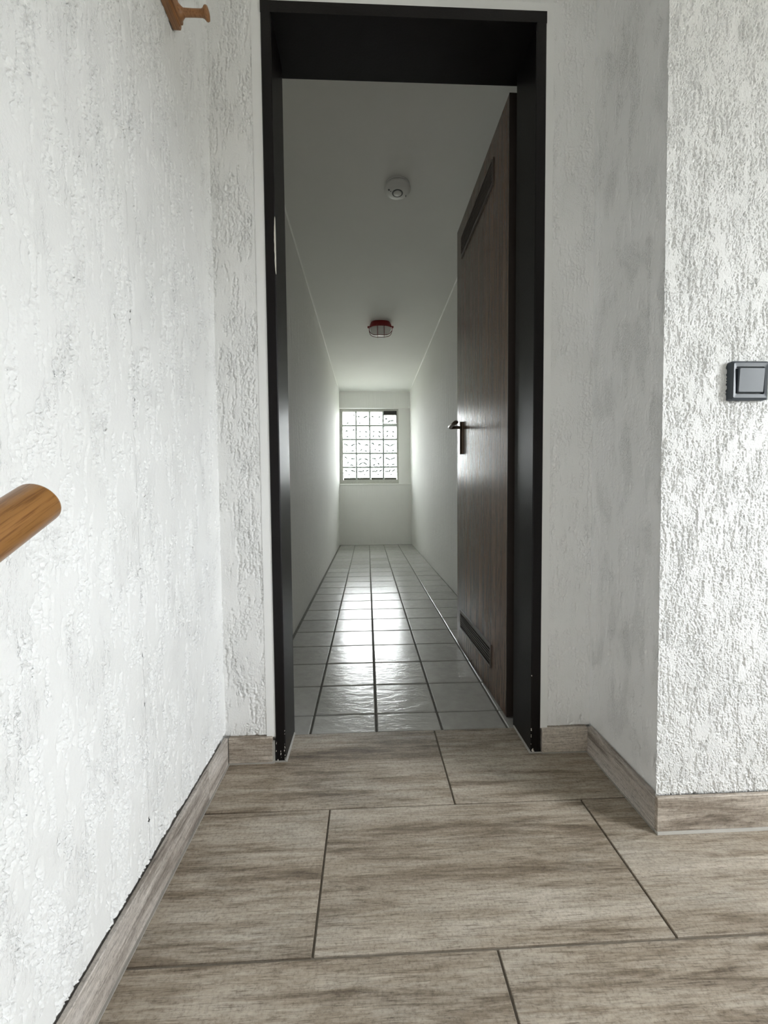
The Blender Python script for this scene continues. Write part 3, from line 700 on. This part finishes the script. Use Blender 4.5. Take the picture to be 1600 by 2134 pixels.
secs = [rrect(SX, x1, SZ, z1, 0.004), rrect(SX, x1, SZ, z1, 0.004), rrect(SX + 0.004, x1 - 0.004, SZ + 0.004, z1 - 0.004, 0.003),
        rrect(SX + 0.0095, x1 - 0.0095, SZ + 0.0115, z1 - 0.0115, 0.003), rrect(SX + 0.0105, x1 - 0.0105, SZ + 0.0125, z1 - 0.0125, 0.0025)]
loft(bm, secs, [SY + 0.004, SY - 0.0095, SY - 0.0125, SY - 0.0115, SY - 0.006], False)
swpart('switch_frame', bm, M['switch'])
bm = bmesh.new()
add_box(bm, (SX + 0.009, SY - 0.007, SZ + 0.011), (x1 - 0.009, SY - 0.005, z1 - 0.011)); swpart('switch_insert', bm, M['switch_dark'])
bm = bmesh.new()
ra = rrect(SX + 0.0125, x1 - 0.0125, SZ + 0.0145, z1 - 0.0145, 0.002); rb = rrect(SX + 0.0140, x1 - 0.0140, SZ + 0.0160, z1 - 0.0160, 0.002)
zc = (SZ + z1) / 2
def tilt(s, y): return [(x, z) for x, z in s]
rings = loft(bm, [ra, ra, rb], [SY - 0.005, SY - 0.0135, SY - 0.0150], True)
for ring in rings[1:]:
    for v in ring: v.co.y += -0.055 * (v.co.z - zc)
swpart('rocker', bm, M['switch'])

# ------------------------------------------------------------------ smoke detector
sd = empty('smoke_detector', (0.344, 0.645, CZ)); tag(sd, 'round white smoke detector with a ring-shaped button on the corridor ceiling', 'smoke detector')
bm = bmesh.new(); add_lathe(bm, [(0.058, 0.0), (0.058, -0.006), (0.055, -0.008)], (0, 0, 0), 'z', 40); obj('base', bm, M['detector'], sd, True)
bm = bmesh.new()
add_lathe(bm, [(0.052, -0.007), (0.052, -0.011), (0.0605, -0.012), (0.0625, -0.016), (0.0618, -0.022), (0.056, -0.029), (0.046, -0.034), (0.034, -0.0365), (0.0255, -0.0372), (0.0248, -0.034), (0.001, -0.034)], (0, 0, 0), 'z', 48)
obj('housing', bm, M['detector'], sd, True)
bm = bmesh.new()
for k in range(40):
    a = 2 * math.pi * k / 40; c = Vector((0.0535 * math.cos(a), 0.0535 * math.sin(a), -0.0098)); add_box(bm, c - Vector((0.002, 0.002, 0.0018)), c + Vector((0.002, 0.002, 0.0018)))
tag(obj('vent_slots', bm, M['dark'], sd), kind='stuff')
bm = bmesh.new(); add_lathe(bm, [(0.0262, -0.0336), (0.0262, -0.0374), (0.001, -0.0374)], (0, 0, 0), 'z', 40); obj('button_gap', bm, M['dark'], sd, True)
bm = bmesh.new(); add_lathe(bm, [(0.0195, -0.0345), (0.0192, -0.0390), (0.017, -0.0405), (0.001, -0.0408)], (0, 0, 0), 'z', 40); obj('test_button', bm, M['detector'], sd, True)
bm = bmesh.new(); add_lathe(bm, [(0.0046, -0.028), (0.0046, -0.0352), (0.001, -0.0354)], (-0.041, -0.016, 0), 'z', 12); obj('status_light', bm, M['dark'], sd, True)
bm = bmesh.new(); add_lathe(bm, [(0.0028, -0.030), (0.0028, -0.0370), (0.001, -0.0371)], (-0.0325, -0.010, 0), 'z', 12); obj('sensor_hole', bm, M['dark'], sd, True)
bm = bmesh.new(); add_box(bm, (0.040, 0.014, -0.0360), (0.0430, 0.026, -0.030)); obj('grip_notch', bm, M['dark'], sd)

# ------------------------------------------------------------------ red caged bulkhead lamp
lp = empty('ceiling_light', (0.314, 2.195, CZ), math.radians(-2)); tag(lp, 'oval red bulkhead lamp with wire cage on the corridor ceiling', 'ceiling light')
bm = bmesh.new(); add_lathe(bm, [(0.080, 0.0), (0.086, -0.010), (0.1, -0.042), (0.096, -0.048), (0.085, -0.048)], (0, 0, 0), 'z', 48, 1.0, 0.62, 2.3); obj('lamp_base', bm, M['red'], lp, True)
bm = bmesh.new(); add_lathe(bm, [(0.090, -0.042), (0.089, -0.060), (0.084, -0.082), (0.070, -0.098), (0.045, -0.1055), (0.002, -0.107)], (0, 0, 0), 'z', 48, 1.0, 0.60, 2.3); obj('lamp_glass', bm, M['lampglass'], lp, True)
def guard(y, zmax, half=0.098):
    pts = []
    for t in np.linspace(0, math.pi, 25):
        c, s = math.cos(t), math.sin(t)
        x = half * math.copysign(abs(c) ** 0.55, c); z = -0.040 - (zmax - 0.040) * abs(s) ** 0.62
        pts.append((x, y * min(1, 0.75 + abs(s)), z))
    return pts
for y in (-0.022, 0.024):
    bm = bmesh.new(); add_tube(bm, guard(y, 0.113), 0.0026, 8); obj('cage_wire', bm, M['redwire'], lp, True)
for x in (-0.026, 0.030):
    pts = []
    for t in np.linspace(0, math.pi, 21):
        c, s = math.cos(t), math.sin(t)
        pts.append((x, -0.061 * math.copysign(abs(c) ** 0.55, c), -0.044 - 0.074 * abs(s) ** 0.62))
    bm = bmesh.new(); add_tube(bm, pts, 0.0026, 8); obj('cage_wire', bm, M['redwire'], lp, True)
for s in (-1, 1):
    bm = bmesh.new(); add_lathe(bm, [(0.002, -0.048), (0.0075, -0.047), (0.0080, -0.034), (0.0055, -0.031), (0.002, -0.031)], (s * 0.1045, 0, 0), 'z', 14); obj('cage_screw', bm, M['red'], lp, True)
